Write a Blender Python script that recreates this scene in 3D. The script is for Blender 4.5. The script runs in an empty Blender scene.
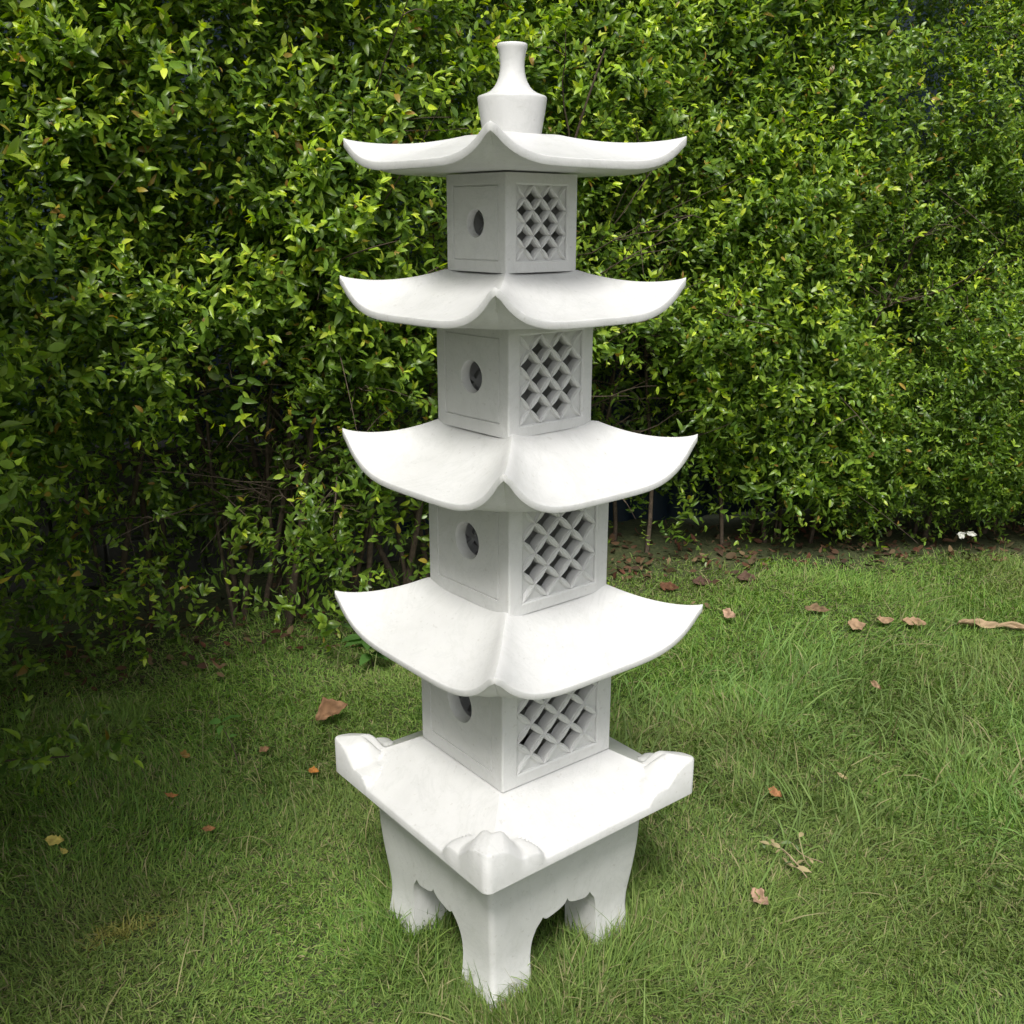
import bpy, bmesh, math, random
import numpy as np
from mathutils import Vector, Matrix, noise as mnoise
random.seed(7); rng = np.random.default_rng(7)
C = bpy.context.scene.collection
PI = math.pi
CAM_D, CAM_H, PITCH, ROLL, YAW, FOC = 1.8822, 1.5, 0.2823, 0.0023, -0.0014, 1003.05

# ------------------------------------------------------------------ helpers
def tag(o, label=None, cat=None, group=None, kind=None):
    if label: o['label'] = label
    if cat: o['category'] = cat
    if group: o['group'] = group
    if kind: o['kind'] = kind
    return o
def empty(name, loc=(0,0,0), label=None, cat=None, group=None):
    o = bpy.data.objects.new(name, None); C.objects.link(o); o.location = loc
    o.empty_display_size = .05
    return tag(o, label, cat, group)
def link(name, me, mat, parent=None, loc=None, rz=None):
    o = bpy.data.objects.new(name, me); C.objects.link(o)
    if mat: me.materials.append(mat)
    if parent: o.parent = parent
    if loc is not None: o.location = loc
    if rz is not None: o.rotation_euler = (0,0,rz)
    return o
def from_bm(name, bm, mat, parent=None, loc=None, rz=None, sharp=40, merge=1e-5):
    if merge: bmesh.ops.remove_doubles(bm, verts=bm.verts, dist=merge)
    bmesh.ops.recalc_face_normals(bm, faces=bm.faces)
    me = bpy.data.meshes.new(name); bm.to_mesh(me); bm.free()
    me.shade_smooth(); me.set_sharp_from_angle(angle=math.radians(sharp))
    return link(name, me, mat, parent, loc, rz)
def fast_mesh(name, V, polys, tint=None, smooth=True):
    """polys: list of (n_faces, k) int arrays"""
    me = bpy.data.meshes.new(name)
    V = np.ascontiguousarray(V, dtype=np.float32)
    me.vertices.add(len(V)); me.vertices.foreach_set('co', V.ravel())
    idx = np.concatenate([p.ravel() for p in polys]).astype(np.int32)
    tot = np.concatenate([np.full(len(p), p.shape[1]) for p in polys]).astype(np.int32)
    st = np.concatenate([[0], np.cumsum(tot)[:-1]]).astype(np.int32)
    me.loops.add(len(idx)); me.loops.foreach_set('vertex_index', idx)
    me.polygons.add(len(tot)); me.polygons.foreach_set('loop_start', st); me.polygons.foreach_set('loop_total', tot)
    if smooth: me.polygons.foreach_set('use_smooth', np.ones(len(tot), dtype=bool))
    if tint is not None:
        a = me.attributes.new('tint', 'FLOAT_COLOR', 'POINT')
        T = np.ones((len(V), 4), dtype=np.float32); T[:, :3] = tint
        a.data.foreach_set('color', T.ravel())
    me.update(calc_edges=True)
    return me

# ------------------------------------------------------------------ materials
def newmat(name):
    m = bpy.data.materials.new(name); m.use_nodes = True
    nt = m.node_tree; b = nt.nodes['Principled BSDF']
    return m, nt, b
def nd(nt, typ, **kw):
    n = nt.nodes.new(typ)
    for k, v in kw.items():
        if k.startswith('i_'): n.inputs[k[2:].replace('_', ' ')].default_value = v
        else: setattr(n, k, v)
    return n
def ramp(nt, stops):
    r = nt.nodes.new('ShaderNodeValToRGB'); e = r.color_ramp.elements
    while len(e) < len(stops): e.new(.5)
    for x, (p, c) in zip(e, stops): x.position = p; x.color = (*c, 1)
    return r

def marble(name, rough, bump, grey):
    m, nt, b = newmat(name); L = nt.links.new
    tc = nd(nt, 'ShaderNodeTexCoord')
    n1 = nd(nt, 'ShaderNodeTexNoise', i_Scale=7.0, i_Detail=6.0, i_Roughness=.62, i_Distortion=1.0)
    n2 = nd(nt, 'ShaderNodeTexNoise', i_Scale=38.0, i_Detail=5.0, i_Roughness=.6)
    L(tc.outputs['Object'], n1.inputs['Vector']); L(tc.outputs['Object'], n2.inputs['Vector'])
    r1 = ramp(nt, [(.32, (.80*grey, .80*grey, .79*grey)), (.5, (.84*grey, .84*grey, .83*grey)), (.72, (.86*grey, .86*grey, .85*grey))])
    L(n1.outputs['Fac'], r1.inputs['Fac'])
    r2 = ramp(nt, [(.3, (.96, .96, .955)), (.6, (1, 1, 1))]); L(n2.outputs['Fac'], r2.inputs['Fac'])
    mx = nd(nt, 'ShaderNodeMix', data_type='RGBA', blend_type='MULTIPLY'); mx.inputs[0].default_value = .8
    L(r1.outputs['Color'], mx.inputs[6]); L(r2.outputs['Color'], mx.inputs[7])
    n4 = nd(nt, 'ShaderNodeTexNoise', i_Scale=95.0, i_Detail=2.0); L(tc.outputs['Object'], n4.inputs['Vector'])
    r4 = ramp(nt, [(.26, (.84, .83, .81)), (.34, (1, 1, 1))]); L(n4.outputs['Fac'], r4.inputs['Fac'])
    n5 = nd(nt, 'ShaderNodeTexNoise', i_Scale=3.5, i_Detail=8.0, i_Roughness=.7, i_Distortion=2.5); L(tc.outputs['Object'], n5.inputs['Vector'])
    r5 = ramp(nt, [(.47, (1, 1, 1)), (.5, (.93, .935, .93)), (.53, (1, 1, 1))]); L(n5.outputs['Fac'], r5.inputs['Fac'])
    m4 = nd(nt, 'ShaderNodeMix', data_type='RGBA', blend_type='MULTIPLY'); m4.inputs[0].default_value = .7
    m5 = nd(nt, 'ShaderNodeMix', data_type='RGBA', blend_type='MULTIPLY'); m5.inputs[0].default_value = .8
    L(mx.outputs[2], m4.inputs[6]); L(r4.outputs[0], m4.inputs[7]); L(m4.outputs[2], m5.inputs[6]); L(r5.outputs[0], m5.inputs[7])
    L(m5.outputs[2], b.inputs['Base Color'])
    n3 = nd(nt, 'ShaderNodeTexNoise', i_Scale=260.0, i_Detail=3.0)
    L(tc.outputs['Object'], n3.inputs['Vector'])
    rr = nd(nt, 'ShaderNodeMapRange', i_To_Min=rough-.08, i_To_Max=rough+.1); L(n2.outputs['Fac'], rr.inputs['Value'])
    L(rr.outputs[0], b.inputs['Roughness'])
    bp = nd(nt, 'ShaderNodeBump', i_Strength=bump, i_Distance=.002); L(n3.outputs['Fac'], bp.inputs['Height'])
    bp2 = nd(nt, 'ShaderNodeBump', i_Strength=.18, i_Distance=.006); L(n2.outputs['Fac'], bp2.inputs['Height'])
    L(bp.outputs[0], bp2.inputs['Normal'])
    L(bp2.outputs[0], b.inputs['Normal'])
    b.inputs['Subsurface Weight'].default_value = .12
    b.inputs['Subsurface Radius'].default_value = (.012, .012, .010)
    b.inputs['Subsurface Scale'].default_value = .6
    return m
M_POL = marble('polished_marble', .34, .10, .75)
M_SAWN = marble('sawn_marble', .6, .3, .81)

def leaf_material(name, trans=.3, rough=.42, spec=.4):
    m, nt, b = newmat(name); L = nt.links.new
    at = nd(nt, 'ShaderNodeAttribute', attribute_name='tint')
    geo = nd(nt, 'ShaderNodeNewGeometry')
    # paler leaf underside
    mx = nd(nt, 'ShaderNodeMix', data_type='RGBA'); mx.inputs[7].default_value = (.22, .27, .13, 1)
    mul = nd(nt, 'ShaderNodeMath', operation='MULTIPLY'); mul.inputs[1].default_value = .25
    L(geo.outputs['Backfacing'], mul.inputs[0]); L(mul.outputs[0], mx.inputs[0])
    L(at.outputs['Color'], mx.inputs[6]); L(mx.outputs[2], b.inputs['Base Color'])
    b.inputs['Roughness'].default_value = rough; b.inputs['Specular IOR Level'].default_value = spec
    tr = nd(nt, 'ShaderNodeBsdfTranslucent')
    hs = nd(nt, 'ShaderNodeHueSaturation', i_Saturation=1.15, i_Value=1.25); L(at.outputs['Color'], hs.inputs['Color'])
    L(hs.outputs[0], tr.inputs['Color'])
    ms = nd(nt, 'ShaderNodeMixShader'); ms.inputs[0].default_value = trans
    L(b.outputs[0], ms.inputs[1]); L(tr.outputs[0], ms.inputs[2])
    L(ms.outputs[0], nt.nodes['Material Output'].inputs['Surface'])
    return m
M_LEAF = leaf_material('shrub_leaf', .42, .34, .5)
M_GRASS = leaf_material('grass_blade', .28, .6, .15)
M_DRY = leaf_material('dry_leaf', .12, .75, .2)

def simple(name, c1, c2, scale, rough=.8, bump=.4, dist=.01):
    m, nt, b = newmat(name); L = nt.links.new
    tc = nd(nt, 'ShaderNodeTexCoord')
    n = nd(nt, 'ShaderNodeTexNoise', i_Scale=scale, i_Detail=7.0, i_Roughness=.65); L(tc.outputs['Object'], n.inputs['Vector'])
    r = ramp(nt, [(.32, c1), (.68, c2)]); L(n.outputs['Fac'], r.inputs['Fac']); L(r.outputs[0], b.inputs['Base Color'])
    b.inputs['Roughness'].default_value = rough
    bp = nd(nt, 'ShaderNodeBump', i_Strength=bump, i_Distance=dist); L(n.outputs['Fac'], bp.inputs['Height']); L(bp.outputs[0], b.inputs['Normal'])
    return m
M_BARK = simple('brown_bark', (.045, .032, .022), (.13, .095, .065), 60, .85, .5, .004)
M_CONC = simple('weathered_concrete', (.03, .03, .026), (.09, .088, .08), 9, .9, .5, .01)
M_BLUE = simple('painted_blue_sheet', (.004, .013, .025), (.006, .022, .042), 4, .5, .1, .004)
M_STEEL = simple('grey_steel', (.12, .13, .14), (.2, .2, .2), 20, .5, .1, .002)

# ------------------------------------------------------------------ pagoda (white marble)
def rc(x, y, e, r):
    dx, dy = abs(x)-(e-r), abs(y)-(e-r)
    if dx > 0 and dy > 0:
        k = max(dx, dy)/math.hypot(dx, dy)
        x = math.copysign(e-r+dx*k, x); y = math.copysign(e-r+dy*k, y)
    return x, y
def side_xy(k, u, q):
    # k-th side of a square: 0 is local y=-q
    x, y = u, -q
    for _ in range(k): x, y = -y, x
    return x, y
def skin_loops(bm, loops, close=True):
    vs = [[bm.verts.new(p) for p in l] for l in loops]
    n = len(loops[0])
    for a, b in zip(vs[:-1], vs[1:]):
        for i in range(n if close else n-1):
            j = (i+1) % n
            try: bm.faces.new((a[i], a[j], b[j], b[i]))
            except ValueError: pass
    return vs

def sgrid(n, power=1.0):
    return [math.sin((i/n*2-1)*PI/2) for i in range(n+1)]

def lift_curve(s):
    s = abs(s)
    f = s**4.6 if s < .9 else .616+3.15*(s-.9)-10.75*(s-.9)**2
    return f/.8235
def make_roof(e, zt, S, th, wb, zc, parent, dx, rz, prof=1.3, lift=1.9, expo=4.6):
    e += .0045; zt += .004; S += .004
    bm = bmesh.new(); ss = sgrid(56); zmid = zt-S; b0 = .03
    rnd = .0018; R = .0085
    kz = lambda s: 1+.75*(math.hypot(1, S*(lift_curve(s)-lift_curve(abs(s)-.01))/.01/e)-1)
    def up(s, q, zbase):
        return zbase + S*lift_curve(s)
    for k in range(4):
        loops = []
        nr = 26
        qs = [b0+(e-rnd-b0)*(i/nr)**.85 for i in range(nr+1)]
        for q in qs:
            row = []
            for s in ss:
                r = (q-b0)/(e-b0)
                t = (e-q)/(e-wb)
                z = zmid + (zc-zmid)*min(t, 1.0)**prof + (0 if t <= 1 else (t-1)*.004) + S*lift_curve(s)*r**lift
                row.append((*rc(*side_xy(k, q*s, q), e, R), z))
            loops.append(row)
        rim = [(e-.0005, .0005), (e, .0018), (e, th-.002), (e-.0006, th-.0006), (e-.0025, th)]
        for q, d in rim:
            loops.append([(*rc(*side_xy(k, q*s, q), e, R), zmid+S*lift_curve(s)-d*kz(s)) for s in ss])
        for i in range(1, 15):
            t = i/14; q = e-.0025-(.055)*t
            g = (1-t)**1.6
            loops.append([(*rc(*side_xy(k, q*s, q), q, R+.05*t), zmid-th*(1+(kz(s)-1)*g)+S*lift_curve(s)*g) for s in ss])
        loops.append([(*side_xy(k, b0*s, b0), zmid-th) for s in ss])
        skin_loops(bm, loops, close=False)
    return from_bm('roof', bm, M_POL, parent, (dx, 0, 0), rz, sharp=50)

def face_map(k, w, n, u, v):
    # outer face k of a square block, n = height above the face
    x, y = side_xy(k, u, w+n)
    return (x, y, v)
def rect_loop(hx, z0, z1, n, N=12):
    P = []
    for i in range(N): P.append((-hx+2*hx*i/N, z0, n))
    for i in range(N): P.append((hx, z0+(z1-z0)*i/N, n))
    for i in range(N): P.append((hx-2*hx*i/N, z1, n))
    for i in range(N): P.append((-hx, z1-(z1-z0)*i/N, n))
    return P
def circ_loop(r, cx, cz, n, N=12):
    return [(cx+r*math.cos(-3*PI/4+2*PI*i/(4*N)), cz+r*math.sin(-3*PI/4+2*PI*i/(4*N)), n) for i in range(4*N)]

def make_lattice(bm, k, w, T, su, sv, cz):
    """carved diamond screen: petals between open diamonds, blind triangles along the border"""
    def cell(c, sides, full):
        def loop(kf, n):
            P = []; K = 10
            for (ax, ay), (bx, by) in sides:
                for i in range(K + (0 if full else 1)):
                    if not full and P and i == 0: continue
                    t = i/K
                    kk = kf(t); x = ax+(bx-ax)*t; y = ay+(by-ay)*t
                    nn = n(t) if callable(n) else n
                    P.append(face_map(k, w, nn, (c[0]+x*(1-kk))*su, cz+(c[1]+y*(1-kk))*sv))
            return P
        s = lambda t: math.sin(PI*t)
        L = [loop(lambda t: 0.0, -.0018),
             loop(lambda t: .012+.09*s(t)**.8, -.0012),
             loop(lambda t: .03+.17*s(t)**.8, -.0022),
             loop(lambda t: .05+.17*s(t)**.8, -.0044),
             loop(lambda t: .16+.105*s(t), -.0048),
             loop(lambda t: .175+.105*s(t), -.0060)]
        if full:
            L += [loop(lambda t: .18+.105*s(t), -.5*T), loop(lambda t: .185+.10*s(t), -T), loop(lambda t: 0.0, -T)]
            vs = skin_loops(bm, L, True)
            if k == 3: bm.faces.new(vs[6])
        else:
            L += [loop(lambda t: .185+.105*s(t), -.0068)]
            vs = skin_loops(bm, L, False)
            bm.faces.new(vs[-1])
            back = [bm.verts.new(p) for p in loop(lambda t: 0.0, -T)]
            bm.faces.new(back)
    D = [((.5, 0), (0, .5)), ((0, .5), (-.5, 0)), ((-.5, 0), (0, -.5)), ((0, -.5), (.5, 0))]
    for q in (-1, 0, 1):
        for p in (-.5, .5): cell((p, q), D, True)
    for q in (-.5, .5):
        for p in (-1, 0, 1): cell((p, q), D, True)
    for p in (-1, 0, 1):
        cell((p, 1.5), [D[2], D[3]], False); cell((p, -1.5), [D[0], D[1]], False)
        cell((1.5, p), [D[1], D[2]], False); cell((-1.5, p), [D[3], D[0]], False)

def make_chamber(w, zb, zt, parent, dx, rz, pu=.735, pv=.8, hr=.143, hz=.5, hu=0.0):
    T = w*.2; Th = w*.18; c = .0035; H = zt-zb; a = w-c
    su, sv = 2*w*pu/3, H*pv/3; cz = zb+H*.5
    bm = bmesh.new()
    def F(k, loops): return [[face_map(k, w, n, u, v) for u, v, n in l] for l in loops]
    for k in (0, 2):     # walls with the round window
        g = w*.76; gz = H*.115
        r = 2*w*hr
        L = [rect_loop(a, zb, zt, 0), rect_loop(g, zb+gz, zt-gz, 0), rect_loop(g-.0007, zb+gz+.0007, zt-gz-.0007, -.0024),
             rect_loop(g-.0022, zb+gz+.0022, zt-gz-.0022, -.0024), rect_loop(g-.003, zb+gz+.003, zt-gz-.003, -.0003)]
        cx, cc = hu*w, zb+H*hz
        for f in (2.3, 1.6): L.append([(cx+(x)*1, z, -.0003) for x, z, n in circ_loop(r*f*.72, 0, cc, 0)])
        L = L[:5]
        if k == 2: r = .002
        L += [circ_loop(r*1.02, cx, cc, -.0003), circ_loop(r, cx, cc, -.002), circ_loop(r*.97, cx, cc, -Th*.5), circ_loop(r*.96, cx, cc, -Th)]
        L.append(rect_loop(w-T, zb, zt, -Th)); L.append(rect_loop(w-T, zb, zt, -T))
        skin_loops(bm, F(k, L), True)
    for k in (1, 3):     # walls with the lattice opening
        L = [rect_loop(a, zb, zt, 0, 6), rect_loop(1.5*su+.003, cz-1.5*sv-.003, cz+1.5*sv+.003, 0, 6),
             rect_loop(1.5*su, cz-1.5*sv, cz+1.5*sv, -.002, 6), rect_loop(1.5*su, cz-1.5*sv, cz+1.5*sv, -T, 6),
             rect_loop(w-T, zb, zt, -T, 6)]
        skin_loops(bm, F(k, L), True)
    # softened arrises
    for k in range(4):
        cols = []
        for i in range(5):
            th = -PI/2+PI/2*i/4
            x, y = a+c*math.cos(th), -(a-c*math.sin(th)*1.0) if False else -(w-c)+c*math.sin(th)
            for _ in range(k): x, y = -y, x
            cols.append((x, y))
        skin_loops(bm, [[(x, y, zb) for x, y in cols], [(x, y, zt) for x, y in cols]], False)
    # top and bottom beds
    for z in (zb, zt):
        o = [side_xy(k, u*(w-.001), w-.001) for k in range(4) for u in (-1,)]
        i = [side_xy(k, -(w-T), w-T) for k in range(4)]
        skin_loops(bm, [[(x, y, z) for x, y in o], [(x, y, z) for x, y in i]], True)
    ch = from_bm('lantern_chamber', bm, M_SAWN, parent, (dx, 0, 0), rz, sharp=30)
    for k in (1, 3):
        lb = bmesh.new(); make_lattice(lb, k, w, T, su, sv, cz)
        from_bm('lattice_screen', lb, M_SAWN, ch, sharp=28)
    return ch

def make_finial(zb, parent, dx):
    prof = [(0, -.01), (.0505, -.01), (.0512, 0), (.0535, .013), (.0575, .036), (.0598, .052), (.0607, .0595), (.0604, .0622), (.0588, .0640), (.0545, .0655), (.046, .0685), (.038, .073), (.0318, .079), (.0270, .087), (.0236, .096), (.0218, .105), (.0212, .113), (.0216, .122), (.0230, .1315), (.0248, .1385), (.0260, .142), (.0264, .145), (.0260, .1475), (.0245, .1487), (.015, .149), (0, .149)]
    bm = bmesh.new(); N = 56
    skin_loops(bm, [[(r*math.cos(2*PI*i/N), r*math.sin(2*PI*i/N), zb+z) for i in range(N)] for r, z in prof], True)
    bmesh.ops.remove_doubles(bm, verts=bm.verts, dist=1e-6)
    return from_bm('finial', bm, M_POL, parent, (dx, 0, 0), sharp=60)

def interp(tab, x):
    return float(np.interp(x, [p[0] for p in tab], [p[1] for p in tab]))
def smooth01(t): t = min(max(t, 0), 1); return t*t*(3-2*t)

def make_tray(e, z0, zedge, h0, wb, zc, parent, dx, rz):
    W = e*2*.25; Lf = W*1.75
    P = [(0, 1), (.15, .97), (.28, .92), (.36, .83), (.44, .68), (.52, .51), (.58, .40), (.63, .36), (.70, .365), (.80, .35), (.88, .31), (.93, .20), (.97, .07), (1.0, 0)]
    def hgt(u, q):
        x = abs(u); a, b = e-x, e-q
        t = (e-q)/(e-wb)
        base = zedge+(zc-zedge)*min(t, 1.0)**1.12
        n = min(a, b)
        wf = 1-.72*smooth01(n/.085)          # the carved top narrows to a point towards the middle of the tray
        m = abs(a-b)/(W*wf)
        orn = 0
        if m < 1: orn = h0*interp(P, m)*(1-smooth01((n-.040)/.055))
        # the ornament's top is level: take the slab's own rise off it
        rise = base-zedge
        return max(base, zedge+orn+rise*.35) if orn > 0 else base, orn
    bm = bmesh.new(); R = .016
    N = 170; ss = [ (i/N*2-1) for i in range(N+1)]
    orn_faces = []
    for k in range(4):
        loops = []; nr = 44
        qs = [.05+(e-.002-.05)*(i/nr) for i in range(nr+1)]
        for q in qs:
            loops.append([(*rc(*side_xy(k, q*s, q), e, R), hgt(q*s, q)[0]) for s in ss])
        loops.append([(*rc(*side_xy(k, e*s, e), e, R), hgt(e*s, e)[0]-.0025) for s in ss])
        loops.append([(*rc(*side_xy(k, e*s, e), e, R), z0+.003) for s in ss])
        loops.append([(*rc(*side_xy(k, (e-.003)*s, e-.003), e, R), z0) for s in ss])
        loops.append([(*side_xy(k, .05*s, .05), z0) for s in ss])
        skin_loops(bm, loops, False)
    bmesh.ops.remove_doubles(bm, verts=bm.verts, dist=1e-5)
    bmesh.ops.recalc_face_normals(bm, faces=bm.faces)
    # the four corner ornaments become sub-parts of the tray
    def quadrant(f):
        c = f.calc_center_median()
        x, y = c.x, c.y
        q, u = max(abs(x), abs(y)), min(abs(x), abs(y))
        if hgt(u, min(q, e))[1] > .004 and c.z > zedge-.004: return (x > 0)*2+(y > 0)
        return -1
    bm.faces.ensure_lookup_table()
    qd = [quadrant(f) for f in bm.faces]
    tray = None
    for part in (-1, 0, 1, 2, 3):
        b2 = bm.copy(); b2.faces.ensure_lookup_table()
        bmesh.ops.delete(b2, geom=[f for f, g in zip(b2.faces, qd) if g != part], context='FACES')
        if part == -1: tray = from_bm('base_tray', b2, M_POL, parent, (dx, 0, 0), rz, sharp=38, merge=0)
        else: from_bm('corner_ornament', b2, M_POL, tray, sharp=38, merge=0)
    bm.free()
    return tray

def make_stand(parent, dx, rz):
    prof = [(-.03, .199), (0, .1955), (.03, .190), (.06, .186), (.09, .185), (.12, .187), (.15, .191), (.19, .1955), (.23, .199), (.27, .201), (.31, .2015), (.3595, .2005)]
    zs = list(np.linspace(-.03, .3595, 60)); R = .012
    pw = lambda z: interp(prof, z)
    # smooth the table
    sm = lambda z: sum(pw(min(max(z+d, -.03), .3595)) for d in np.linspace(-.02, .02, 9))/9
    bm = bmesh.new()
    def ring(z):
        w = sm(z); pts = []
        for k in range(4):
            for s in np.linspace(-1, 1, 9)[:-1]:
                pts.append(side_xy(k, s*(w-R), w))
            for i in range(4):
                t = i/4*PI/2
                x, y = (w-R)+R*math.sin(t), -(w-R)-R*math.cos(t)
                for _ in range(k): x, y = -y, x
                pts.append((x, y))
        return [(x, y, z) for x, y in pts]
    vs = skin_loops(bm, [ring(z) for z in zs], True)
    bm.faces.new(vs[0][::-1]); bm.faces.new(vs[-1])
    bmesh.ops.remove_doubles(bm, verts=bm.verts, dist=1e-6)
    bmesh.ops.recalc_face_normals(bm, faces=bm.faces)
    me = bpy.data.meshes.new('stand'); bm.to_mesh(me); bm.free()
    tmp = bpy.data.objects.new('stand_block', me); C.objects.link(tmp)
    half = [(0, .186), (.004, .177), (.012, .171), (.022, .167), (.034, .164), (.046, .1615), (.054, .1615), (.060, .1655), (.0635, .170), (.066, .1655), (.071, .1585), (.078, .1495), (.0825, .138), (.0865, .124), (.0885, .108), (.0893, .09), (.0897, .05), (.0900, -.06)]
    poly = [(-x, z) for x, z in half[::-1]] + half[1:]
    cut = []
    for ax in range(2):
        b = bmesh.new()
        f = [[((x, y, z) if ax == 0 else (y, x, z)) for x, z in poly] for y in (-.4, .4)]
        v2 = skin_loops(b, f, True); b.faces.new(v2[0]); b.faces.new(v2[1])
        bmesh.ops.recalc_face_normals(b, faces=b.faces)
        m2 = bpy.data.meshes.new('cutter'); b.to_mesh(m2); b.free()
        o2 = bpy.data.objects.new('cutter', m2); C.objects.link(o2); cut.append(o2)
        md = tmp.modifiers.new('cut', 'BOOLEAN'); md.operation = 'DIFFERENCE'; md.object = o2; md.solver = 'EXACT'
    dg = bpy.context.evaluated_depsgraph_get()
    bm = bmesh.new(); bm.from_object(tmp, dg)
    for o in cut+[tmp]: bpy.data.objects.remove(o, do_unlink=True)
    zsplit = .0901
    geom = list(bm.verts)+list(bm.edges)+list(bm.faces)
    bmesh.ops.bisect_plane(bm, geom=geom, plane_co=(0, 0, zsplit), plane_no=(0, 0, 1))
    bmesh.ops.remove_doubles(bm, verts=bm.verts, dist=1e-6)
    stand = None
    for part in (-1, 0, 1, 2, 3):
        b2 = bm.copy()
        def pid(f):
            c = f.calc_center_median()
            return -1 if c.z > zsplit else (c.x > 0)*2+(c.y > 0)
        bmesh.ops.delete(b2, geom=[f for f in b2.faces if pid(f) != part], context='FACES')
        if part == -1: stand = from_bm('stand', b2, M_SAWN, parent, (dx, 0, 0), rz, sharp=30, merge=0)
        else: from_bm('leg', b2, M_SAWN, stand, sharp=30, merge=0)
    bm.free()
    return stand

Q = -PI/4
pag = empty('pagoda_lantern', (0, 0, 0), 'tall white marble pagoda lantern with four upturned roofs and pierced chambers standing on the lawn', 'stone lantern')
make_stand(pag, -.0110, Q-.105)
make_tray(.2725, .36, .380, .061, .1396, .4520, pag, -.0032, Q-.1087)
make_chamber(.1396, .4536, .694, pag, .0045, Q-.121, hz=.555)
make_roof(.2599, .7729, .064, .0125, .1255, .8003, pag, .005, Q-.0968)
make_chamber(.1255, .8012, 1.0235, pag, .0089, Q-.0912, hz=.54)
make_roof(.2385, 1.1118, .075, .0125, .1038, 1.1285, pag, .0083, Q-.0707)
make_chamber(.1038, 1.1295, 1.3283, pag, .0011, Q-.0665, hz=.5)
make_roof(.2228, 1.3996, .057, .0138, .0838, 1.4106, pag, -.0058, Q-.0721)
make_chamber(.0838, 1.4136, 1.5790, pag, -.0048, Q-.0773, hz=.5, pu=.70, pv=.76)
make_roof(.2133, 1.6386, .042, .0148, .055, 1.6455, pag, -.004, Q-.1047)
make_finial(1.6445, pag, -.004)

# ------------------------------------------------------------------ ground
def gh(x, y):
    return .012*np.sin(x*2.3+1.1)*np.cos(y*1.9-.4) + .008*np.sin(x*5.1+y*3.7) + .005*np.sin(x*9.7-y*8.3+2) - .006
def gh0(x, y):     # flat under the pagoda
    r = np.sqrt(x*x+y*y); return gh(x, y)*np.clip((r-.25)/.4, 0, 1)
def make_ground():
    a = np.concatenate([np.linspace(-30, -3.2, 10)[:-1], np.linspace(-3.2, 3.6, 171), np.linspace(3.6, 30, 10)[1:]])
    b = np.concatenate([np.linspace(-30, -1.2, 10)[:-1], np.linspace(-1.2, 3.4, 116), np.linspace(3.4, 30, 10)[1:]])
    X, Y = np.meshgrid(a, b); Z = gh0(X, Y)
    V = np.stack([X, Y, Z], -1).reshape(-1, 3)
    nx, ny = len(a), len(b)
    i = np.arange(nx*ny).reshape(ny, nx)
    F = np.stack([i[:-1, :-1], i[:-1, 1:], i[1:, 1:], i[1:, :-1]], -1).reshape(-1, 4)
    m, nt, bs = newmat('soil_and_thatch'); L = nt.links.new
    tc = nd(nt, 'ShaderNodeTexCoord')
    n1 = nd(nt, 'ShaderNodeTexNoise', i_Scale=45.0, i_Detail=8.0, i_Roughness=.7); L(tc.outputs['Object'], n1.inputs['Vector'])
    n2 = nd(nt, 'ShaderNodeTexNoise', i_Scale=2.2, i_Detail=4.0); L(tc.outputs['Object'], n2.inputs['Vector'])
    r1 = ramp(nt, [(.3, (.025, .032, .012)), (.5, (.05, .065, .022)), (.7, (.10, .095, .045))]); L(n1.outputs['Fac'], r1.inputs['Fac'])
    r2 = ramp(nt, [(.35, (.8, .85, .7)), (.65, (1.2, 1.15, 1.0))]); L(n2.outputs['Fac'], r2.inputs['Fac'])
    mx = nd(nt, 'ShaderNodeMix', data_type='RGBA', blend_type='MULTIPLY'); mx.inputs[0].default_value = 1
    L(r1.outputs[0], mx.inputs[6]); L(r2.outputs[0], mx.inputs[7]); L(mx.outputs[2], bs.inputs['Base Color'])
    bs.inputs['Roughness'].default_value = .95
    bp = nd(nt, 'ShaderNodeBump', i_Strength=.8, i_Distance=.01); L(n1.outputs['Fac'], bp.inputs['Height']); L(bp.outputs[0], bs.inputs['Normal'])
    o = link('ground', fast_mesh('ground', V, [F]), m); tag(o, kind='structure')
make_ground()

# cheap smooth value noise for scattering
_G = rng.random((64, 64, 16)).astype(np.float32)
def vnoise(x, y, z=0.0):
    x, y = np.asarray(x, float), np.asarray(y, float); z = np.zeros_like(x)+z
    xi, yi, zi = np.floor(x).astype(int), np.floor(y).astype(int), np.floor(z).astype(int)
    fx, fy, fz = x-xi, y-yi, z-zi
    fx, fy, fz = [f*f*(3-2*f) for f in (fx, fy, fz)]
    r = 0
    for a in (0, 1):
        for b in (0, 1):
            for c in (0, 1):
                r = r + _G[(xi+a) % 64, (yi+b) % 64, (zi+c) % 16]*(fx if a else 1-fx)*(fy if b else 1-fy)*(fz if c else 1-fz)
    return r
HX = [-4.0, -1.9, -1.45, -.9, -.45, .0, .4, .9, 1.5, 3.6]
HY = [.55, .95, 1.15, 1.33, 1.50, 1.85, 2.15, 2.32, 2.42, 2.6]
def yf(x): return np.interp(x, HX, HY)

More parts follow.
